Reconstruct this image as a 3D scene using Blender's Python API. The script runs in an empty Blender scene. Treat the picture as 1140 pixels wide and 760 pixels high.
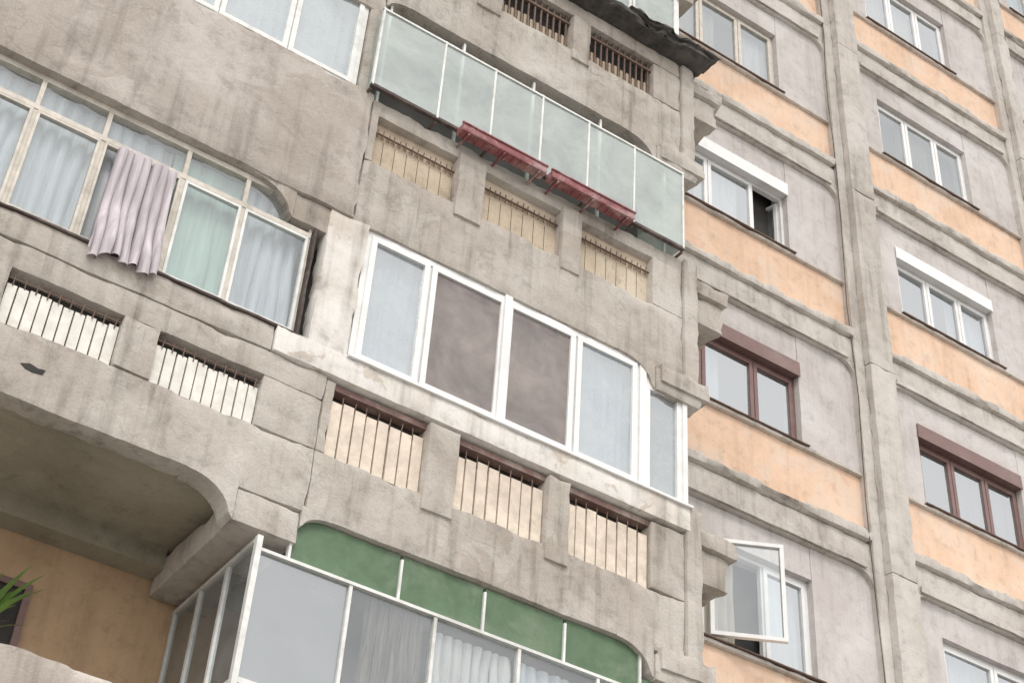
import bpy, math, random
from mathutils import Vector, Matrix, noise
random.seed(7)
scene=bpy.context.scene
D=-1.412; H=2.8; GZ=-9.0

# ------------------------------------------------------------ materials
def new_mat(name):
    m=bpy.data.materials.new(name); m.use_nodes=True
    nt=m.node_tree
    for n in list(nt.nodes): nt.nodes.remove(n)
    return m,nt,nt.nodes,nt.links
def ramp(ns,pts):
    r=ns.new('ShaderNodeValToRGB')
    els=r.color_ramp.elements
    while len(els)>1: els.remove(els[0])
    els[0].position=pts[0][0]; els[0].color=pts[0][1]
    for p,c in pts[1:]:
        e=els.new(p); e.color=c
    return r
def g(v): return (v,v,v,1)
def c4(c): return (c[0],c[1],c[2],1)
def mixc(ns,ls,a,b,fac,mode='MIX'):
    n=ns.new('ShaderNodeMix'); n.data_type='RGBA'; n.blend_type=mode
    if isinstance(fac,(int,float)): n.inputs[0].default_value=fac
    else: ls.new(fac,n.inputs[0])
    for sock,v in ((n.inputs[6],a),(n.inputs[7],b)):
        if isinstance(v,(tuple,list)): sock.default_value=c4(v)
        else: ls.new(v,sock)
    return n.outputs[2]
def tex(ns,ls,vec,scale,detail=6,rough=.6,dist=0,vscale=None):
    if vscale:
        mp=ns.new('ShaderNodeMapping'); mp.inputs['Scale'].default_value=vscale
        ls.new(vec,mp.inputs['Vector']); vec=mp.outputs[0]
    n=ns.new('ShaderNodeTexNoise'); n.inputs['Scale'].default_value=scale
    n.inputs['Detail'].default_value=detail; n.inputs['Roughness'].default_value=rough
    n.inputs['Distortion'].default_value=dist
    ls.new(vec,n.inputs['Vector']); return n
def plaster(name,base,dark,light,streak=.5,crack=.6,patch=.5,patchcol=None,grain=.22,bump=.5,rough=.92,pth=.56,pscale=1.5,mottle=.5):
    m,nt,ns,ls=new_mat(name)
    out=ns.new('ShaderNodeOutputMaterial'); bs=ns.new('ShaderNodeBsdfDiffuse')
    ls.new(bs.outputs[0],out.inputs[0]); bs.inputs['Roughness'].default_value=.6
    geo=ns.new('ShaderNodeNewGeometry'); P=geo.outputs['Position']
    n1=tex(ns,ls,P,.9,5,.62,.3); n2=tex(ns,ls,P,6,5,.72,.3); n4=tex(ns,ls,P,60,2,.7)
    r1=ramp(ns,[(.33,c4(dark)),(.5,c4(base)),(.68,c4(light))]); ls.new(n1.outputs[0],r1.inputs[0])
    col=r1.outputs[0]
    r2=ramp(ns,[(.34,g(.62)),(.45,g(.98)),(.66,g(1.12))]); ls.new(n2.outputs[0],r2.inputs[0])
    col=mixc(ns,ls,col,r2.outputs[0],mottle,'MULTIPLY')
    # patches (repairs / lost plaster)
    n5=tex(ns,ls,P,pscale,5,.6,.9); rp=ramp(ns,[(pth,g(0)),(pth+.03,g(1))]); ls.new(n5.outputs[0],rp.inputs[0])
    pc=patchcol or tuple(min(1,v*1.2) for v in base)
    pm=ns.new('ShaderNodeMath'); pm.operation='MULTIPLY'; pm.inputs[1].default_value=patch; ls.new(rp.outputs[0],pm.inputs[0])
    col=mixc(ns,ls,col,pc,pm.outputs[0])
    # vertical rain streaks
    if streak>0:
        n3=tex(ns,ls,P,1,4,.6,.2,vscale=(10,10,.6))
        r3=ramp(ns,[(.50,g(0)),(.72,g(1))]); ls.new(n3.outputs[0],r3.inputs[0])
        r3b=ramp(ns,[(.42,g(1)),(.62,g(.1))]); ls.new(n1.outputs[0],r3b.inputs[0])
        mm=ns.new('ShaderNodeMath'); mm.operation='MULTIPLY'; ls.new(r3.outputs[0],mm.inputs[0]); ls.new(r3b.outputs[0],mm.inputs[1])
        m2=ns.new('ShaderNodeMath'); m2.operation='MULTIPLY'; m2.inputs[1].default_value=streak; ls.new(mm.outputs[0],m2.inputs[0])
        col=mixc(ns,ls,col,tuple(v*.42 for v in dark),m2.outputs[0])
    if crack>0:
        va=ns.new('ShaderNodeVectorMath'); va.operation='MULTIPLY_ADD'; ls.new(n1.outputs['Color'],va.inputs[0]); va.inputs[1].default_value=(1.2,1.2,1.2); ls.new(P,va.inputs[2])
        vo=ns.new('ShaderNodeTexVoronoi'); vo.feature='DISTANCE_TO_EDGE'; vo.inputs['Scale'].default_value=.85; ls.new(va.outputs[0],vo.inputs['Vector'])
        rc=ramp(ns,[(.0,g(1)),(.007,g(0))]); ls.new(vo.outputs['Distance'],rc.inputs[0])
        rm=ramp(ns,[(.50,g(0)),(.60,g(1))]); ls.new(n5.outputs[0],rm.inputs[0])
        mc=ns.new('ShaderNodeMath'); mc.operation='MULTIPLY'; ls.new(rc.outputs[0],mc.inputs[0]); ls.new(rm.outputs[0],mc.inputs[1])
        mc2=ns.new('ShaderNodeMath'); mc2.operation='MULTIPLY'; mc2.inputs[1].default_value=crack; ls.new(mc.outputs[0],mc2.inputs[0])
        col=mixc(ns,ls,col,tuple(v*.4 for v in dark),mc2.outputs[0])
    rg=ramp(ns,[(.3,g(.72)),(.7,g(1.25))]); ls.new(n4.outputs[0],rg.inputs[0])
    col=mixc(ns,ls,col,rg.outputs[0],grain,'MULTIPLY')
    ls.new(col,bs.inputs['Color'])
    pb=ns.new('ShaderNodeMath'); pb.operation='MULTIPLY_ADD'; ls.new(n4.outputs[0],pb.inputs[0]); pb.inputs[1].default_value=.28
    pq=ns.new('ShaderNodeMath'); pq.operation='MULTIPLY'; ls.new(pm.outputs[0],pq.inputs[0]); pq.inputs[1].default_value=.3
    ls.new(pq.outputs[0],pb.inputs[2])
    ad=ns.new('ShaderNodeMath'); ad.operation='MULTIPLY_ADD'; ls.new(n2.outputs[0],ad.inputs[0]); ad.inputs[1].default_value=.9; ls.new(pb.outputs[0],ad.inputs[2])
    bm=ns.new('ShaderNodeBump'); bm.inputs['Strength'].default_value=bump; bm.inputs['Distance'].default_value=.03
    ls.new(ad.outputs[0],bm.inputs['Height']); ls.new(bm.outputs[0],bs.inputs['Normal'])
    return m
def simple(name,base,rough=.5,var=.15,scale=8,metal=0,bump=.1,dirt=(.2,.17,.13),dirtamt=.25,spec=.4):
    m,nt,ns,ls=new_mat(name)
    out=ns.new('ShaderNodeOutputMaterial'); bs=ns.new('ShaderNodeBsdfPrincipled'); ls.new(bs.outputs[0],out.inputs[0])
    geo=ns.new('ShaderNodeNewGeometry'); P=geo.outputs['Position']
    n=tex(ns,ls,P,scale,4,.65,.2); r=ramp(ns,[(.3,g(1-var)),(.7,g(1+var*.6))]); ls.new(n.outputs[0],r.inputs[0])
    col=mixc(ns,ls,base,r.outputs[0],1,'MULTIPLY')
    if dirtamt>0:
        nn=tex(ns,ls,P,2.3,5,.7,.4); rr=ramp(ns,[(.5,g(0)),(.72,g(dirtamt))]); ls.new(nn.outputs[0],rr.inputs[0])
        col=mixc(ns,ls,col,dirt,rr.outputs[0])
    ls.new(col,bs.inputs['Base Color']); bs.inputs['Roughness'].default_value=rough; bs.inputs['Metallic'].default_value=metal
    bs.inputs['Specular IOR Level'].default_value=spec
    if bump>.15:
        bm=ns.new('ShaderNodeBump'); bm.inputs['Strength'].default_value=bump; bm.inputs['Distance'].default_value=.01
        ls.new(n.outputs[0],bm.inputs['Height']); ls.new(bm.outputs[0],bs.inputs['Normal'])
    return m
def glass(name,tint,fac=.45,dirt=.15,dirtcol=(.5,.52,.5),rough=.02,wav=.03,gcol=(.80,.84,.88)):
    m,nt,ns,ls=new_mat(name)
    out=ns.new('ShaderNodeOutputMaterial')
    tr=ns.new('ShaderNodeBsdfTransparent'); tr.inputs[0].default_value=c4(tint)
    gl=ns.new('ShaderNodeBsdfGlossy'); gl.inputs['Roughness'].default_value=rough; gl.inputs[0].default_value=c4(gcol)
    df=ns.new('ShaderNodeBsdfDiffuse'); df.inputs[0].default_value=c4(dirtcol)
    geo=ns.new('ShaderNodeNewGeometry'); P=geo.outputs['Position']
    n=tex(ns,ls,P,1.5,1,.5); bm=ns.new('ShaderNodeBump'); bm.inputs['Strength'].default_value=wav; bm.inputs['Distance'].default_value=.1
    ls.new(n.outputs[0],bm.inputs['Height']); ls.new(bm.outputs[0],gl.inputs['Normal'])
    m1=ns.new('ShaderNodeMixShader'); m1.inputs[0].default_value=fac
    ls.new(tr.outputs[0],m1.inputs[1]); ls.new(gl.outputs[0],m1.inputs[2])
    n2=tex(ns,ls,P,2.2,4,.65,.4); r=ramp(ns,[(.35,g(dirt*.65)),(.7,g(min(1,dirt*1.35)))]); ls.new(n2.outputs[0],r.inputs[0])
    m2=ns.new('ShaderNodeMixShader'); ls.new(r.outputs[0],m2.inputs[0])
    ls.new(m1.outputs[0],m2.inputs[1]); ls.new(df.outputs[0],m2.inputs[2])
    ls.new(m2.outputs[0],out.inputs[0]); return m
def cloth(name,base,trans=.4,scale=1.0,con=.78):
    m,nt,ns,ls=new_mat(name)
    out=ns.new('ShaderNodeOutputMaterial')
    geo=ns.new('ShaderNodeNewGeometry'); P=geo.outputs['Position']
    n=tex(ns,ls,P,1,3,.6,.1,vscale=(25*scale,25*scale,1.5)); r=ramp(ns,[(.3,g(con)),(.7,g(1.1))]); ls.new(n.outputs[0],r.inputs[0])
    col=mixc(ns,ls,base,r.outputs[0],1,'MULTIPLY')
    df=ns.new('ShaderNodeBsdfDiffuse'); tl=ns.new('ShaderNodeBsdfTranslucent'); mx=ns.new('ShaderNodeMixShader'); mx.inputs[0].default_value=trans*.5
    ls.new(col,df.inputs[0]); ls.new(col,tl.inputs[0]); ls.new(df.outputs[0],mx.inputs[1]); ls.new(tl.outputs[0],mx.inputs[2]); ls.new(mx.outputs[0],out.inputs[0])
    return m

CON=plaster('weathered_concrete',(.52,.48,.435),(.41,.365,.32),(.61,.575,.535),streak=.65,crack=.3,patch=.4,patchcol=(.61,.58,.54))
CON2=plaster('rendered_concrete',(.54,.495,.455),(.43,.385,.345),(.62,.58,.55),streak=.5,crack=.3,patch=.5,patchcol=(.45,.395,.355),pth=.55,pscale=1.1)
GREY=plaster('grey_render',(.62,.585,.57),(.54,.505,.49),(.68,.65,.64),streak=.35,crack=.2,patch=.3,patchcol=(.55,.51,.485),bump=.3,mottle=.4)
RIB=plaster('pillar_concrete',(.59,.555,.515),(.49,.45,.41),(.66,.63,.60),streak=.5,crack=.15,patch=.3)
ORA=plaster('peach_render',(.80,.60,.46),(.73,.535,.395),(.83,.67,.54),streak=.22,crack=.15,patch=.5,patchcol=(.77,.66,.56),bump=.2,grain=.12,pth=.54,mottle=.4)
TAN=plaster('loggia_paint',(.56,.40,.26),(.47,.335,.215),(.60,.45,.31),streak=.3,crack=.1,patch=.15,bump=.2,mottle=.4)
CEIL=plaster('ceiling_paint',(.42,.385,.31),(.34,.31,.24),(.48,.45,.37),streak=0,crack=.2,patch=.3,patchcol=(.33,.30,.24),bump=.25)
WHT=plaster('white_painted_wall',(.78,.755,.72),(.66,.61,.55),(.82,.80,.77),streak=.5,crack=.15,patch=.55,patchcol=(.52,.44,.36),pth=.59,bump=.3,grain=.12,pscale=2.4)
INFB=plaster('beige_infill',(.62,.53,.42),(.52,.44,.34),(.68,.60,.49),streak=.3,crack=.2,patch=.3,patchcol=(.50,.44,.37),bump=.4)
PVC=simple('white_upvc',(.75,.75,.745),.35,.06,5,dirtamt=.18)
OLDW=simple('old_painted_frame',(.58,.54,.48),.6,.2,12,dirtamt=.5)
WMET=simple('white_painted_steel',(.70,.71,.69),.5,.15,10,dirtamt=.35)
BRN=simple('brown_frame',(.19,.115,.105),.45,.12,8,dirt=(.35,.28,.25),dirtamt=.3)
MAR=simple('maroon_paint',(.25,.085,.09),.55,.35,14,dirt=(.60,.52,.50),dirtamt=.8)
SILL=simple('dark_sill',(.075,.055,.05),.8,.4,20,dirt=(.3,.26,.22),dirtamt=.5)
RUST=simple('rusty_steel',(.15,.10,.08),.8,.3,20,dirtamt=.3)
RAIL=simple('faded_maroon_rail',(.20,.125,.11),.8,.3,12,dirt=(.4,.34,.30),dirtamt=.8)
SLB=simple('beige_slats',(.66,.575,.48),.7,.22,9,dirt=(.46,.39,.32),dirtamt=.7)
SLW=simple('white_slats',(.70,.68,.63),.7,.18,9,dirt=(.46,.41,.35),dirtamt=.6)
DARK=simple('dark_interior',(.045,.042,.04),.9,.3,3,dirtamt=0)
ROOM=simple('room_wall',(.13,.125,.12),.9,.3,1.5,dirtamt=.2)
GRN=simple('green_panel',(.10,.165,.095),.6,.2,6,dirt=(.24,.28,.21),dirtamt=.45)
TAR=simple('tar_sheet',(.085,.08,.075),.85,.5,8,bump=.8,dirt=(.25,.22,.19),dirtamt=.5)
FROST=glass('frosted_glass',(.66,.78,.73),.26,.55,(.52,.575,.545),.10,.05)
PANE=glass('window_glass',(.80,.86,.88),.50,.10)
PANED=glass('dusty_glass',(.80,.85,.86),.34,.18,(.54,.57,.57))
PANEC=glass('clear_old_glass',(.88,.92,.93),.17,.12,(.60,.63,.63))
OPAL=glass('net_backed_glass',(.7,.8,.85),.36,.34,(.60,.635,.645))
NET=glass('insect_screen',(.55,.52,.50),.06,.62,(.37,.33,.315),.3,.0,gcol=(.6,.6,.6))
SHEER=cloth('sheer_curtain',(.68,.72,.75)); SHEERW=cloth('white_curtain',(.74,.73,.71)); LAV=cloth('lavender_cloth',(.72,.665,.70),.5,.8,.65)
GCUR=cloth('green_curtain',(.52,.68,.60)); LACE=cloth('dark_lace',(.24,.21,.18),.3,2.4,.2); BEI=cloth('beige_curtain',(.5,.45,.38))
LEAF=simple('leaf',(.12,.22,.04),.5,.3,10,dirtamt=0)

# ------------------------------------------------------------ geometry helpers
ROOT=bpy.data.objects.new('apartment_building',None); scene.collection.objects.link(ROOT)
class B:
    def __init__(s,name,mat,parent=ROOT,smooth=False): s.n=name;s.m=mat;s.v=[];s.f=[];s.p=parent;s.s=smooth
    def box(s,x0,x1,y0,y1,z0,z1):
        o=len(s.v); s.v+=[(x,y,z) for x in(x0,x1) for y in(y0,y1) for z in(z0,z1)]
        s.f+=[tuple(o+i for i in q) for q in((0,1,3,2),(4,6,7,5),(0,4,5,1),(2,3,7,6),(0,2,6,4),(1,5,7,3))]
    def quad(s,a,b,c,d): o=len(s.v); s.v+=[a,b,c,d]; s.f.append((o,o+1,o+2,o+3))
    def rbox(s,x0,x1,y0,y1,z0,z1,step=.07,amp=.007,chip=.02):
        lo=(x0,y0,z0);hi=(x1,y1,z1)
        n=[max(1,int(round((hi[i]-lo[i])/step))) for i in range(3)]
        def P(i,j,k):
            idx=(i,j,k); p=[lo[a]+(hi[a]-lo[a])*idx[a]/n[a] for a in range(3)]
            v=Vector(p)
            d=noise.noise_vector(v*3.1)*amp+noise.noise_vector(v*13)*amp*.55
            ext=[a for a in range(3) if idx[a] in(0,n[a])]
            if len(ext)>=2 and chip:
                c=max(0,noise.noise(v*5+Vector((9,3,1))))*chip*2+max(0,noise.noise(v*17))*chip*.7+.004
                for a in ext: d[a]+= c if idx[a]==0 else -c
            return tuple(v+d)
        for a in range(3):
            b,c=(a+1)%3,(a+2)%3
            for e in (0,n[a]):
                o=len(s.v)
                for i in range(n[b]+1):
                    for j in range(n[c]+1):
                        t=[0,0,0];t[a]=e;t[b]=i;t[c]=j; s.v.append(P(*t))
                w=n[c]+1
                for i in range(n[b]):
                    for j in range(n[c]):
                        q=(o+i*w+j,o+(i+1)*w+j,o+(i+1)*w+j+1,o+i*w+j+1)
                        s.f.append(q if e else q[::-1])
    def prism(s,poly,y0,y1):  # poly in XZ
        o=len(s.v);n=len(poly)
        s.v+=[(x,y0,z) for x,z in poly]+[(x,y1,z) for x,z in poly]
        s.f.append(tuple(range(o,o+n)));s.f.append(tuple(range(o+2*n-1,o+n-1,-1)))
        for i in range(n):
            j=(i+1)%n; s.f.append((o+i,o+n+i,o+n+j,o+j))
    def rod(s,a,b,r,seg=6):
        a=Vector(a);b=Vector(b);d=(b-a).normalized();u=d.orthogonal().normalized();w=d.cross(u);o=len(s.v)
        for p in(a,b):
            for i in range(seg):
                t=2*math.pi*i/seg; s.v.append(tuple(p+u*math.cos(t)*r+w*math.sin(t)*r))
        for i in range(seg):
            j=(i+1)%seg; s.f.append((o+i,o+j,o+seg+j,o+seg+i))
        s.f.append(tuple(range(o+seg-1,o-1,-1)));s.f.append(tuple(range(o+seg,o+2*seg)))
    def drape(s,x0,x1,y,z0,z1,amp=.02,waves=6,nx=None,nz=14,seed=0,flare=0):
        nx=nx or max(12,int((x1-x0)*70)); o=len(s.v)
        for i in range(nx+1):
            u=i/nx
            for k in range(nz+1):
                w=k/nz; z=z1+(z0-z1)*w
                ph=2*math.pi*waves*u+noise.noise(Vector((u*5+seed,w*1.5,seed)))*3
                yy=y+math.sin(ph)*amp*(.6+.6*w)+noise.noise(Vector((u*9,w*3,seed+5)))*amp*.7
                xx=x0+(x1-x0)*(u+(flare*(u-.5)*w))+math.cos(ph)*amp*.4
                s.v.append((xx,yy,z+ (noise.noise(Vector((u*4,seed,0)))*.12*w+math.sin(ph)*.015*w if flare else 0)))
        for i in range(nx):
            for k in range(nz):
                s.f.append((o+i*(nz+1)+k,o+i*(nz+1)+k+1,o+(i+1)*(nz+1)+k+1,o+(i+1)*(nz+1)+k))
    def done(s,smooth=None):
        if not s.v: return None
        me=bpy.data.meshes.new(s.n); me.from_pydata(s.v,[],s.f); me.update()
        me.materials.append(s.m); o=bpy.data.objects.new(s.n,me); scene.collection.objects.link(o)
        if s.p: o.parent=s.p
        if s.s or smooth:
            for p in me.polygons: p.use_smooth=True
        return o
parts={}
def part(name,mat,smooth=False):
    if name not in parts: parts[name]=B(name,mat,ROOT,smooth)
    return parts[name]
con=part('balcony_concrete',CON,True); ren=part('rendered_parapet',CON2,True); grey=part('wall_panels',GREY,True)
rib=part('facade_pillars',RIB,True); ledge=part('floor_ledges',RIB,True); ora=part('peach_bands',ORA,True); wht=part('white_surround',WHT,True)
hau=part('beam_haunches',CON); hau2=part('panel_fillets',RIB); ceil=part('balcony_ceilings',CEIL); tan=part('loggia_back_wall',TAN)
pvc=part('upvc_frames',PVC); oldf=part('old_frames',OLDW); wmet=part('steel_frames',WMET); brn=part('brown_frames',BRN)
pane=part('window_panes',PANE); paned=part('dusty_panes',PANED); panec=part('clear_panes',PANEC); opal=part('net_panes',OPAL); frost=part('frosted_panes',FROST)
dark=part('dark_rooms',DARK); room=part('interior_walls',ROOM); rust=part('rusty_rods',RUST); rail=part('maroon_rails',RAIL); slb=part('beige_slat_infill',SLB); slw=part('white_slat_infill',SLW)
infb=part('beige_infill_panels',INFB); sill=part('dark_sills',SILL); grn=part('green_top_panels',GRN); tar=part('tar_flashing',TAR)
sheer=part('sheer_curtains',SHEER,True); sheerw=part('white_curtains',SHEERW,True); lace=part('lace_curtains',LACE,True); gcur=part('green_curtains',GCUR,True); bei=part('beige_curtains',BEI,True)
net=part('insect_screens',NET)

def frame(b,x0,x1,z0,z1,y0,y1,w):
    b.box(x0,x1,y0,y1,z0,z0+w); b.box(x0,x1,y0,y1,z1-w,z1)
    b.box(x0,x0+w,y0+.001,y1-.001,z0+w,z1-w); b.box(x1-w,x1,y0+.001,y1-.001,z0+w,z1-w)
def sash(b,gl,x0,x1,z0,z1,y,w=.05,d=.05):
    frame(b,x0,x1,z0,z1,y,y+d,w)
    if gl:   # single sheet, tilted a hair so neighbouring panes reflect differently
        a=random.uniform(-.004,.004); c=random.uniform(-.004,.004); yy=y+d*.5
        gl.quad((x0+w,yy+a,z0+w),(x1-w,yy-a,z0+w),(x1-w,yy-a+c,z1-w),(x0+w,yy+a+c,z1-w))
def window(b,gl,xs,z0,z1,y,w=.045,outer=.04,skip=()):
    frame(b,xs[0],xs[-1],z0,z1,y+.012,y+.075,outer)
    for i in range(len(xs)-1):
        if i in skip: continue
        a=xs[i]+(outer if i==0 else .006); c=xs[i+1]-(outer if i==len(xs)-2 else .006)
        sash(b,gl,a,c,z0+outer,z1-outer,y,w,.05)
    for x in xs[1:-1]: b.box(x-.022,x+.022,y+.02,y+.07,z0+outer,z1-outer)

# ------------------------------------------------------------ flat facade bays
bays=[(0.15,3.64,(.95,2.80)),(4.22,7.30,(4.66,6.40)),(7.72,10.9,(8.2,10.0))]
for j in range(-3,6):
    zo=j*H
    for bi,(a,c,(w0,w1)) in enumerate(bays):
        vis = j>=-1
        st=.09 if vis else .4
        s0=zo-.17; top=zo+1.36; wt=zo+.98
        grey.rbox(a,w0,0,.30,s0,top,st,.005,.0)
        grey.rbox(w1,c,0,.30,s0,top,st,.005,.0)
        grey.rbox(w0,w1,0.0,.30,wt,top,st,.005,.004)
        ledge.rbox(a,c,-.045,.30,s0-.045,s0,st,.004,.010)
        ora.rbox(a,c,.012,.3,zo-.96,s0-.045,st,.006,0)
        ledge.rbox(a,c,-.12,.3,zo-1.08,zo-.96,st*.7,.010,.03)
        ledge.rbox(a,c,-.06,.3,zo-1.44,zo-1.08,st,.006,.010)
        ledge.rbox(a+.10,c-.10,-.095,-.06,zo-1.43,zo-1.35,st,.004,.010)
        for sx,d in ((c,-1),(a,1)):
            r=.22; pts=[(sx,zo-1.44),(sx+d*r,zo-1.44)]
            for k in range(1,8):
                t=math.pi/2*k/8; pts.append((sx+d*r*(1-math.sin(t)),zo-1.44-r*(1-math.cos(t))))
            pts.append((sx,zo-1.44-r))
            hau2.prism(pts,-.058,.02)
for (a,c) in ((3.64,4.22),(7.30,7.72),(10.9,11.4)):
    for j in range(-3,6):
        z0=j*H-1.44
        rib.rbox(a,c,-.09,.3,z0,z0+H,.10,.006,.0)
        rib.rbox(a+.13,c-.05,-.20,-.09,z0,z0+H,.08,.007,.012)
rib.box(-11,11.4,-.2,.3,5*H+1.36,5*H+2.3)
room.box(-11,11.4,.3,9,GZ,5*H+2.0)
def wall_window(j,bi,xs,fr,gl,box=None,boxmat=None,skip=(),cur=None):
    zo=j*H; z0=zo-.17; z1=zo+.98
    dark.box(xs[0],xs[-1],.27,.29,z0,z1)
    zt=z1
    if box:
        boxmat.box(xs[0]+.005,xs[-1]-.005,-.015,.14,z1-.19,z1-.004)
        boxmat.box(xs[0]-.01,xs[-1]+.01,-.024,-.015,z1-.20,z1-.002)
        boxmat.box(xs[0]-.006,xs[-1]+.006,-.030,-.024,z1-.20,z1-.185); zt=z1-.19
    window(fr,gl,xs,z0+.01,zt,.07,.05,.04,skip)
    if cur:
        for (cb,u0,u1) in cur: cb.drape(xs[0]+(xs[-1]-xs[0])*u0,xs[0]+(xs[-1]-xs[0])*u1,.21,z0+.02,zt,.018,5*(u1-u0)*3,seed=j+bi*7+u0)
    rust.box(xs[0]-.05,xs[-1]+.05,-.065,.07,z0+.001,z0+.012)
for j in range(-3,6):
    for bi in range(3):
        a,c,(w0,w1)=bays[bi]
        if bi==0: xs=[w0,1.52,2.18,w1]
        else: xs=[w0,w0+(w1-w0)*.34,w0+(w1-w0)*.67,w1]
        k=(j,bi)
        if k==(0,0): wall_window(j,bi,[w0,1.42,2.20,w1],pvc,pane,skip=(1,),cur=[(sheerw,.7,.98),(bei,.27,.52)])
        elif k==(1,0): wall_window(j,bi,[w0,1.45,2.19,w1],brn,pane,True,brn,cur=[(sheer,.0,.45)])
        elif k==(2,0): wall_window(j,bi,[w0,1.6,2.30,w1],pvc,pane,True,pvc,skip=(2,),cur=[(sheerw,.3,.66)])
        elif k==(3,0): wall_window(j,bi,xs,oldf,paned,cur=[(bei,.1,.5),(sheerw,.72,1)])
        elif k==(0,1): wall_window(j,bi,[w0,5.5,w1],pvc,pane,cur=[(sheer,.0,.5)])
        elif k==(1,1): wall_window(j,bi,xs,brn,pane,True,brn,cur=[(lace,.45,.9)])
        elif k==(2,1): wall_window(j,bi,xs,pvc,pane,True,pvc,cur=[(sheer,.6,1)])
        elif k==(3,1): wall_window(j,bi,xs,pvc,paned,cur=[(lace,.3,.7)])
        else: wall_window(j,bi,xs,random.choice([pvc,pvc,oldf]),random.choice([pane,paned]),random.random()<.3,pvc,cur=[(random.choice([sheer,bei,sheerw]),.05,random.choice([.4,.65,.95]))])
def open_sash(name,hx,hy,z0,z1,x0,x1,ang,mat_f,mat_g):
    f=B(name,mat_f); gl=B(name+'_glass',mat_g)
    sash(f,gl,x0,x1,z0,z1,-.025,.04,.05)
    M=Matrix.Translation((hx,hy,0))@Matrix.Rotation(math.radians(ang),4,'Z')
    for b in (f,gl):
        b.v=[tuple(M@Vector(v)) for v in b.v]; b.done()
open_sash('open_sash',1.43,-.01,-.12,.94,0,.74,-28,PVC,PANEC)
open_sash('open_sash',2.76,.14,2*H-.12,2*H+.73,-.42,0,-75,PVC,PANEC)

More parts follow.
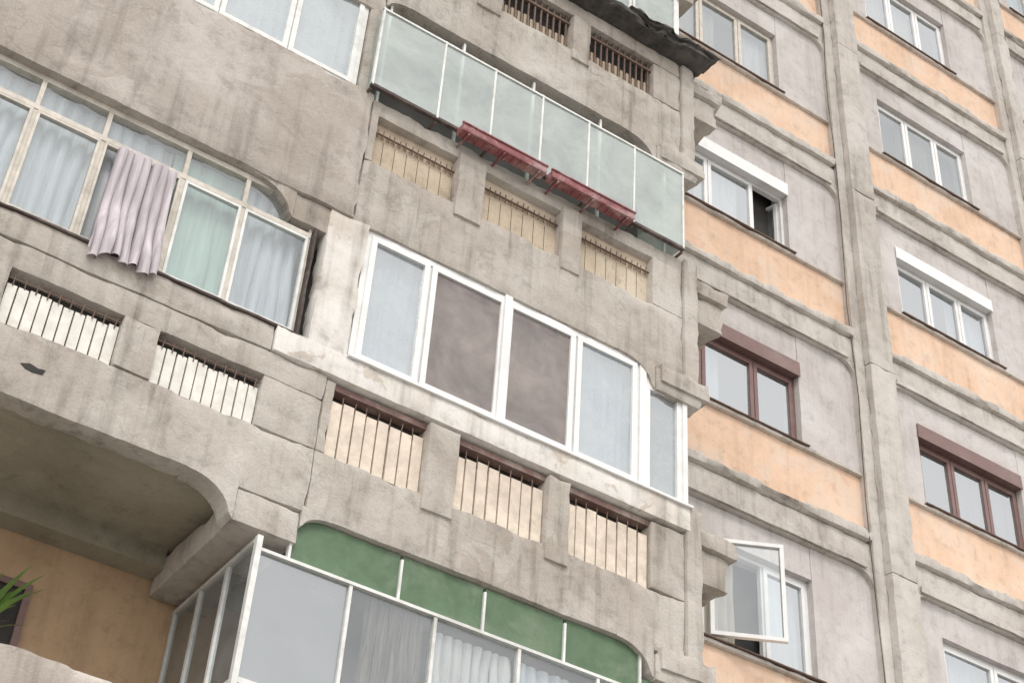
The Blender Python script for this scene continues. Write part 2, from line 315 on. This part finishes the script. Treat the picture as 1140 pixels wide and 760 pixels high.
# ------------------------------------------------------------ balcony stack
XL=-7.45; XR=0.15
CB=(-3.97,-3.47)
def haunch(zo,x,d,r=.26):
    z=zo-1.44
    pts=[(x,z+.05),(x+d*(r+.12),z+.05),(x+d*(r+.12),z)]
    for k in range(1,10):
        t=math.pi/2*k/10; pts.append((x+d*(r+.12)*(1-math.sin(t)*.92),z-r*(1-math.cos(t))))
    pts.append((x,z-r)); hau.prism(pts,D+.002,D+.19)
for j in range(-3,5):
    zo=j*H; vis=-1<=j<=2; st=.06 if vis else .3
    y1=D+.19
    mid_ops=[(-3.37,-2.55),(-2.27,-1.43),(-1.21,-.38)]
    left_ops=[(-6.95,-6.14),(-5.86,-5.04),(-4.76,-3.95)]
    zt=zo; ob=zo-.90; ot=zo-.25
    if j==1: ob=zo-.72; ot=zo-.17
    if j==2: ob=zo-.74; ot=zo-.22
    con.rbox(-3.45,XR-.17,D,y1,zo-1.44,ob,st,.007,.012)
    if j==0: wht.rbox(-3.93,.02,D-.035,y1,zo-.235,zt,st,.005,.012)
    else: con.rbox(-3.45,XR-.17,D,y1,ot,zt,st,.007,.012)
    pts=[-3.45]+[v for o in mid_ops for v in o]+[XR-.17]
    for k in range(0,len(pts),2):
        con.rbox(pts[k],pts[k+1],D-(.03 if 0<k<6 else .0),y1,ob-(.14 if 0<k<6 else 0),ot+(-.012 if j==0 else (.0 if j!=1 else .06)) ,st,.007,.012)
    if j==1 or j==2 or j<-1 or j>2:
        ren.rbox(XL,-3.45,D-.03,y1,zo-1.44,zt+.02,st,.010,.02)
    elif j==0:
        ob2,ot2=zo-.90,zo-.46
        con.rbox(XL,-3.45,D,y1,zo-1.44,ob2,st,.008,.012)
        con.rbox(XL,-3.45,D,y1,ot2,zo-.24,st,.008,.010)
        con.rbox(XL,-3.935,D-.01,y1,zo-.24,zt,st,.008,.012)
        p2=[XL]+[v for o in left_ops for v in o]+[-3.45]
        for k in range(0,len(p2),2): con.rbox(p2[k],p2[k+1],D-(.015 if k<6 else 0),y1,ob2,ot2,st,.007,.010)
    else:
        ren.rbox(XL,-3.80,D,y1+.05,zo-1.44,zo-.27,st,.014,.03)
    con.rbox(XR-.17,XR,D-.03,-.005,zo-1.44,zt+.01,st,.007,.012)
    con.rbox(XL-.2,XL,D-.03,-.005,zo-1.44,zt+.01,.2,.007,.016)
    con.rbox(CB[0],CB[1],D+.004,-.005,zo-1.70,zo-1.443,st,.007,.014)
    con.rbox(-.34,XR+.03,D-.02,-.005,zo-1.70,zo-1.443,st,.008,.02)
    con.rbox(-.30,XR+.10,D-.05,D+.3,zo-1.60,zo-1.40,st,.008,.02)
    haunch(zo,CB[0],-1); haunch(zo,CB[1],1,.12); haunch(zo,-.34,-1,.24)
    ceil.box(XL,XR-.03,y1,-.002,zo-1.39,zo-1.22)
    ceil.box(XL,CB[0],-.22,-.003,zo-1.56,zo-1.39)
    con.rbox(XR,XR+.36,D+.05,D+.42,zo-.62,zo-.30,.06,.008,.03)
    con.rbox(XR,XR+.42,D+.0,D+.46,zo-.30,zo-.13,.06,.008,.03)
    for (a,c) in mid_ops:
        if j==1:
            infb.box(a-.01,c+.01,D+.09,D+.12,ob-.01,ot+.07)
            for x in [a+(c-a)*t/7 for t in range(1,7)]: dark.box(x-.002,x+.002,D+.088,D+.09,ob,ob+.36)
            rust.box(a,c,D+.05,D+.065,ob+.40,ob+.412)
            n=14
            for i in range(n):
                x=a+(c-a)*(i+.5)/n+random.uniform(-.006,.006)
                rust.rod((x,D+.06,ob+.36),(x+random.uniform(-.006,.006),D+.05,ob+.45+random.uniform(-.01,.01)),.005)
                infb.box(x-.018,x+.018,D+.066,D+.09,ob+.40,ob+.44)
        elif j==0:
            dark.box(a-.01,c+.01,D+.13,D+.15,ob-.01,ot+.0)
            n=8
            for i in range(n):
                w=(c-a)/n; x=a+w*i
                slb.box(x+.004,x+w-.010,D+.035+random.uniform(0,.012),D+.11,ob,ob+.505+random.uniform(-.02,.012))
                if i: rust.rod((x-.002,D+.05,ob+.47),(x-.002+random.uniform(-.008,.008),D+.04,ob+.56),.005)
            rail.box(a,c,D+.03,D+.12,ot-.06,ot-.012)
        else:
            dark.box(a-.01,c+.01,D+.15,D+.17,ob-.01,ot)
            n=11
            for i in range(n):
                x=a+(c-a)*(i+.5)/n; rust.box(x-.008,x+.008,D+.05,D+.066,ob,ot)
                infb.box(x-.03,x+.03,D+.08,D+.10,ob,ob+.22+random.uniform(-.02,.02))
            rust.box(a,c,D+.04,D+.075,ot-.12,ot-.09)
    if j==0:
        for (a,c) in left_ops:
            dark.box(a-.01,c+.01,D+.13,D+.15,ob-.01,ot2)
            n=10
            for i in range(n):
                w=(c-a)/n; x=a+w*i
                slw.box(x+.005,x+w-.007,D+.03+random.uniform(0,.012),D+.10,ob,ob+.34+random.uniform(-.015,.01))
                rust.rod((x+w/2,D+.03,ob+.32),(x+w/2+random.uniform(-.01,.01),D+.02,ob+.40),.005)
            rust.rod((a,D+.03,ob+.375),(c,D+.03,ob+.385),.007)
        dark.prism([(-5.62,-1.17),(-5.56,-1.145),(-5.50,-1.16),(-5.45,-1.15),(-5.46,-1.19),(-5.53,-1.20),(-5.58,-1.195)],D-.006,D+.02)
    tan.box(XL-.2,XR,-.001,.3,zo-1.44,zo+1.36)
    for (x0,x1) in ((-5.62,-4.86),(-2.6,-1.9)):
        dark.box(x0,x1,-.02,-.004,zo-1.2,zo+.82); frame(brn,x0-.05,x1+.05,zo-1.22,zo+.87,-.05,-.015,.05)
    if j!=-1: room.box(-3.62,-3.56,y1,-.01,zo-.02,zo+1.36)
grey.box(-11,XL-.2,0,.3,GZ,5*H+1.36); tan.box(XL-.2,XR,0,.3,4*H+1.36,5*H+1.36); tan.box(XL-.2,XR,0,.3,GZ,-3*H-1.44)
grey.box(.15,11.4,0.02,.3,GZ,-3*H-1.44)

# --- floor 0 middle balcony: white uPVC glazing
z0,z1=.0,1.36
xs=[-3.30,-2.68,-1.92,-1.19,-.50]
y=D+.02
frame(pvc,xs[0],xs[-1],z0+.002,z1,y+.01,y+.08,.055)
for i in range(4):
    a=xs[i]+(.05 if i==0 else .012); c=xs[i+1]-(.03 if i==3 else .012)
    gl={0:opal,1:None,2:None,3:opal}[i]
    sash(pvc,gl,a,c,z0+.05,z1-.05,y-.008,.05,.055)
    if gl is None:
        net.quad((a+.045,y+.014,z0+.095),(c-.045,y+.014,z0+.095),(c-.045,y+.014,z1-.095),(a+.045,y+.014,z1-.095))
        pane.quad((a+.045,y+.05,z0+.095),(c-.045,y+.05,z0+.095),(c-.045,y+.052,z1-.095),(a+.045,y+.05,z1-.095))
for x in xs[1:-1]: pvc.box(x-.03,x+.03,y+.02,y+.075,z0+.05,z1-.05)
pvc.box(xs[2]-.035,xs[2]+.035,y-.03,y-.01,z0+.01,z1-.01)
pvc.box(-.50,-.43,y-.01,y+.09,.002,1.36)
sash(pvc,opal,-.43,-.02,.01,1.16,y+.005,.055,.06)
pvc.box(-.43,-.02,y+.01,y+.08,1.16,1.36)
pvc.box(-.02,.03,y-.01,y+.07,.002,1.36)
for yy in (D+.1,D+.55,D+1.0): 
    pvc.box(-.02,.03,yy,yy+.05,.0,1.36)
pvc.box(-.02,.03,D+.15,-.01,1.30,1.36); opal.box(0,.006,D+.15,-.01,.01,1.30)
pvc.box(-3.33,.03,D-.06,D+.0,-.012,.012)
wht.rbox(-3.66,-3.30,D-.012,D+.16,0.0,1.37,.06,.008,.02)
sheer.drape(-3.28,-2.7,D+.16,0,1.34,.02,8,seed=2); sheer.drape(-1.15,-.5,D+.16,0,1.34,.02,8,seed=4); room.box(-3.28,0,-.6,-.58,-.0,1.34)

# --- floor 0 left bay: old glazing with curtains
xs=[-7.3,-6.62,-6.06,-5.53,-4.87,-4.36,-3.77]; y=D+.05
oldf.box(-7.3,-3.77,y,y+.06,.002,.045); oldf.box(-7.3,-3.77,y,y+.06,1.31,1.36); oldf.box(-7.3,-3.77,y-.004,y+.064,1.01,1.055)
for x in xs: oldf.box(x-.018,x+.018,y+.003,y+.057,.045,1.31)
for i in range(6):
    a,c=xs[i]+.018,xs[i+1]-.018
    fr=wmet if i in(4,5) else oldf
    if i!=3: sash(fr,panec,a,c,.05,1.0,y-.012,.022,.04)
    else: frame(fr,a,c,.05,1.0,y-.012,y+.03,.02)
    panec.quad((a,y+.03,1.06),(c,y+.03,1.06),(c,y+.03,1.30),(a,y+.03,1.30))
sheer.drape(-7.3,-5.05,y+.13,.0,1.33,.028,20,seed=1)
sheer.drape(-4.36,-3.8,y+.13,.0,1.33,.028,5,seed=9)
gcur.drape(-4.95,-4.34,y+.12,.0,1.33,.014,3,seed=3)
sheerw.drape(-5.05,-4.95,y+.15,0,1.33,.01,2,seed=5)
sill.rbox(-7.4,-3.74,D-.035,y+.01,-.018,.010,.05,.004,.004)
sill.rbox(-3.765,-3.735,D-.005,D+.12,.0,1.10,.06,.005,.003)

# --- floor -1 middle balcony: green panels and steel glazing
zt=-1.50; y=D+.03
up=[-3.50,-2.62,-1.90,-1.17,-.45]; lo=[-3.73,-3.0,-2.30,-1.57,-.85,-.13]
for i in range(4):
    grn.box(up[i]+.012,up[i+1]-.012,y+.02,y+.028,-1.82,zt+.05)
for x in up: wmet.box(x-.010,x+.010,y+.0,y+.045,-1.82,-1.49)
wmet.box(-3.73,-.13,y-.012,y+.05,-1.842,-1.818); grn.box(-.44,-.13,y+.02,y+.028,-1.82,-1.70)
for x in lo: wmet.box(x-.013,x+.013,y-.004,y+.045,-2.85,-1.842)
for i in range(5):
    b=paned if i==0 else panec
    b.quad((lo[i]+.013,y+.018,-2.8),(lo[i+1]-.013,y+.02,-2.8),(lo[i+1]-.013,y+.021,-1.845),(lo[i]+.013,y+.018,-1.845))
wmet.box(-3.73,-.13,y-.01,y+.05,-2.82,-2.78)
wmet.box(-3.762,-3.72,D-.0,D+.05,-2.9,-1.74)
lace.drape(-2.84,-2.36,y+.09,-2.8,-1.84,.03,5,seed=11); sheerw.drape(-2.26,-1.60,y+.10,-2.8,-1.90,.035,8,seed=12); sheer.drape(-1.54,-.2,y+.10,-2.8,-1.90,.03,14,seed=13)
room.box(-3.66,-.1,-.75,-.73,-2.9,-1.6)
for (yy0,yy1) in ((D+.06,-.955),(-.915,-.505),(-.465,-.055)):
    paned.quad((-3.74,yy0,-2.8),(-3.74,yy1,-2.8),(-3.742,yy1,-1.78),(-3.738,yy0,-1.78))
wmet.box(-3.76,-3.72,D+.06,-.01,-1.78,-1.745); wmet.box(-3.76,-3.72,D+.06,-.01,-2.85,-2.80)
for yy in (-.95,-.5,-.05): wmet.box(-3.758,-3.722,yy,yy+.035,-2.8,-1.78)

# --- floor 1 middle balcony: projecting frosted glass
y=D-.10; xs=[-3.53,-2.87,-2.32,-1.78,-1.24,-.69,-.09]; zb,ztp=2.86,3.82
for i in range(6):
    a=random.uniform(-.004,.004)
    frost.quad((xs[i]+.008,y+a,zb),(xs[i+1]-.008,y-a,zb),(xs[i+1]-.008,y-a,ztp),(xs[i]+.008,y+a,ztp))
for x in xs: wmet.box(x-.010,x+.010,y-.012,y+.02,zb-.02,ztp+.03)
wmet.box(xs[0]-.01,xs[-1]+.01,y-.014,y+.022,ztp,ztp+.022); sill.box(xs[0]-.01,xs[-1]+.01,y-.01,y+.03,zb-.035,zb-.003)
for x in xs: rust.box(x-.012,x+.012,y+.02,D+.05,2.80,2.815)
wmet.box(-3.5,-.05,D+.04,D+.07,4.00,4.02)
for x in (-3.4,-2.6,-1.8,-1.0,-.2): wmet.box(x-.012,x+.012,D+.04,D+.07,2.80,4.15)
frost.quad((xs[-1],y+.02,zb),(xs[-1],-.2,zb),(xs[-1],-.2,ztp),(xs[-1],y+.02,ztp))
frost.quad((xs[0],y+.02,zb),(xs[0],D+.02,zb),(xs[0],D+.02,ztp),(xs[0],y+.02,ztp))
room.box(-3.5,-.1,-.8,-.78,2.8,4.1)
# --- floor 1 left bay: white windows
xs=[-7.3,-6.5,-5.7,-4.95,-4.3,-3.62]; y=D+.03
window(wmet,opal,xs,2.83,4.16,y,.045,.05)
con.rbox(-3.615,-3.49,D+.01,D+.19,2.82,4.16,.06,.006,.012)
sheerw.drape(-7.2,-3.7,y+.15,2.85,4.1,.02,34,seed=21)
# --- floor 2
xs=[-3.4,-2.7,-2.0,-1.3,-.65,0]; window(wmet,frost,xs,5.66,6.96,D+.03,.035,.04)
tar.rbox(-1.75,.24,D-.26,D+.1,5.565,5.625,.05,.02,.05)
tar.rbox(-.9,.30,D-.30,D+.0,5.625,5.66,.05,.018,.05)
window(oldf,paned,[-7.3,-6.3,-5.2,-4.5,-3.7],5.63,6.96,D+.03,.035,.04)
for j in (-3,-2,3,4):
    window(wmet,paned,[-3.4,-2.7,-2.0,-1.3,-.65,0],j*H+.02,j*H+1.36,D+.03,.035,.04)
    window(pvc,paned,[-7.3,-6.3,-5.2,-4.5,-3.7],j*H+.03,j*H+1.36,D+.03,.035,.04)
def cable(pts,r=.006):
    for a,b in zip(pts,pts[1:]): sill.rod(a,b,r,5)
for (x,zA,zB) in ((3.60,-4,14),(7.78,-3,14)):
    cable([(x+.02*math.sin(i*1.3),-.10+.008*math.sin(i*2.1),zA+(zB-zA)*i/26) for i in range(27)])
for b in parts.values(): b.done()

# ------------------------------------------------------------ separate objects
cur=B('hanging_curtain',LAV,None,True)
cur.drape(-5.42,-4.95,D+.02,-.09,1.0,.04,7,nx=110,nz=24,seed=31,flare=.12)
o=cur.done()
for v in o.data.vertices:
    t=max(0,min(1,(.45-v.co.z)/.45)); v.co.y-=.075*t
for (a,c) in ((-2.66,-1.76),(-1.70,-.76)):
    fb=B('flower_box',MAR,None)
    y0,y1=D-.22,D-.11; z0,z1=2.755,2.82
    fb.box(a,c,y0,y0+.012,z0,z1); fb.box(a,c,y1-.012,y1,z0,z1); fb.box(a,a+.012,y0+.012,y1-.012,z0,z1); fb.box(c-.012,c,y0+.012,y1-.012,z0,z1)
    fb.box(a,c,y0+.002,y1-.002,z0-.012,z0)
    fb.box(a-.01,c+.01,y0-.012,y0+.014,z1,z1+.014); fb.box(a-.01,c+.01,y1-.014,y1+.008,z1,z1+.014)
    for i in range(12):
        x=a+(c-a)*(i+.5)/12; fb.box(x-.008,x+.008,y0-.006,y1,z0-.02,z0-.012)
    for t in (.08,.5,.92):
        x=a+(c-a)*t; fb.box(x-.010,x+.010,y0+.01,D+.0,z0-.034,z0-.02)
    fb.done()
pr=bpy.data.objects.new('potted_plant',None); scene.collection.objects.link(pr)
pb=B('pot',simple('terracotta',(.35,.15,.08),.8),pr)
seg=16
for i in range(seg):
    t0,t1=2*math.pi*i/seg,2*math.pi*(i+1)/seg; cx,cy=-5.40,-1.18
    ring=[(.07,-3.25),(.10,-3.05),(.11,-3.05),(.11,-3.02),(.09,-3.02)]
    for (ra,za),(rb,zb) in zip(ring,ring[1:]):
        pb.quad((cx+ra*math.cos(t0),cy+ra*math.sin(t0),za),(cx+ra*math.cos(t1),cy+ra*math.sin(t1),za),(cx+rb*math.cos(t1),cy+rb*math.sin(t1),zb),(cx+rb*math.cos(t0),cy+rb*math.sin(t0),zb))
pb.done()
lf=B('leaves',LEAF,pr,True)
for i in range(30):
    a=random.uniform(0,6.283); L=random.uniform(.4,.66); el=random.uniform(.9,1.45); w=random.uniform(.02,.034)
    p=Vector((-5.40,-1.22,-3.05)); d=Vector((math.cos(a)*math.cos(el),math.sin(a)*math.cos(el),math.sin(el))); s=d.cross(Vector((0,0,1))).normalized()
    prev=None
    for k in range(8):
        t=k/7; ww=w*math.sin(math.pi*min(1,.15+t*.85))+.001
        q=p+d*L*t+Vector((0,0,-.25*L*t*t))+Vector((math.cos(a),math.sin(a),0))*.2*L*t*t
        cur2=(tuple(q-s*ww),tuple(q+s*ww))
        if prev: lf.quad(prev[0],prev[1],cur2[1],cur2[0])
        prev=cur2
lf.done()
GM=plaster('pavement',(.34,.33,.31),(.27,.26,.25),(.40,.39,.37),bump=.3)
gr=B('ground',GM,None); gr.box(-300,300,-300,300,GZ-.1,GZ); gr.done()

# ------------------------------------------------------------ light
w=bpy.data.worlds.new('World'); scene.world=w; w.use_nodes=True
nt=w.node_tree; ns,ls=nt.nodes,nt.links
bg=ns['Background']; sky=ns.new('ShaderNodeTexSky'); sky.sky_type='NISHITA'; sky.sun_disc=False
EL,AZ=48,205
sky.sun_elevation=math.radians(EL); sky.sun_rotation=math.radians(AZ); sky.dust_density=4; sky.air_density=1.2
hs=ns.new('ShaderNodeHueSaturation'); hs.inputs['Saturation'].default_value=.15; hs.inputs['Value'].default_value=1
ls.new(sky.outputs[0],hs.inputs['Color'])
mx=ns.new('ShaderNodeMix'); mx.data_type='RGBA'; mx.inputs[0].default_value=.7; mx.inputs[7].default_value=(12.9,12.5,12.2,1)
ls.new(hs.outputs[0],mx.inputs[6]); ls.new(mx.outputs[2],bg.inputs[0]); bg.inputs[1].default_value=.15
sd=bpy.data.lights.new('sun','SUN'); sd.energy=1.4; sd.angle=math.radians(18); sd.color=(1,.96,.9)
so=bpy.data.objects.new('sun',sd); scene.collection.objects.link(so)
dv=Vector((math.sin(math.radians(AZ))*math.cos(math.radians(EL)),math.cos(math.radians(AZ))*math.cos(math.radians(EL)),math.sin(math.radians(EL))))
so.rotation_euler=dv.to_track_quat('Z','Y').to_euler()
scene.view_settings.view_transform='Standard'

# ------------------------------------------------------------ camera
rx=Vector((.825418,-.561341,.059838)).normalized(); fz=Vector((.408902,.66759,.622192)).normalized()
fz=(fz-rx*fz.dot(rx)).normalized(); dn=fz.cross(rx)
if dn.z>0: dn=-dn
M=Matrix((( rx.x,-dn.x,-fz.x,-7.2511),(rx.y,-dn.y,-fz.y,-10.219),(rx.z,-dn.z,-fz.z,-7.3189),(0,0,0,1)))
cd=bpy.data.cameras.new('camera'); cam=bpy.data.objects.new('camera',cd); scene.collection.objects.link(cam)
cam.matrix_world=M; cd.sensor_width=36; cd.sensor_fit='HORIZONTAL'; cd.lens=1758.4/1140*36; cd.clip_end=2000
scene.camera=cam
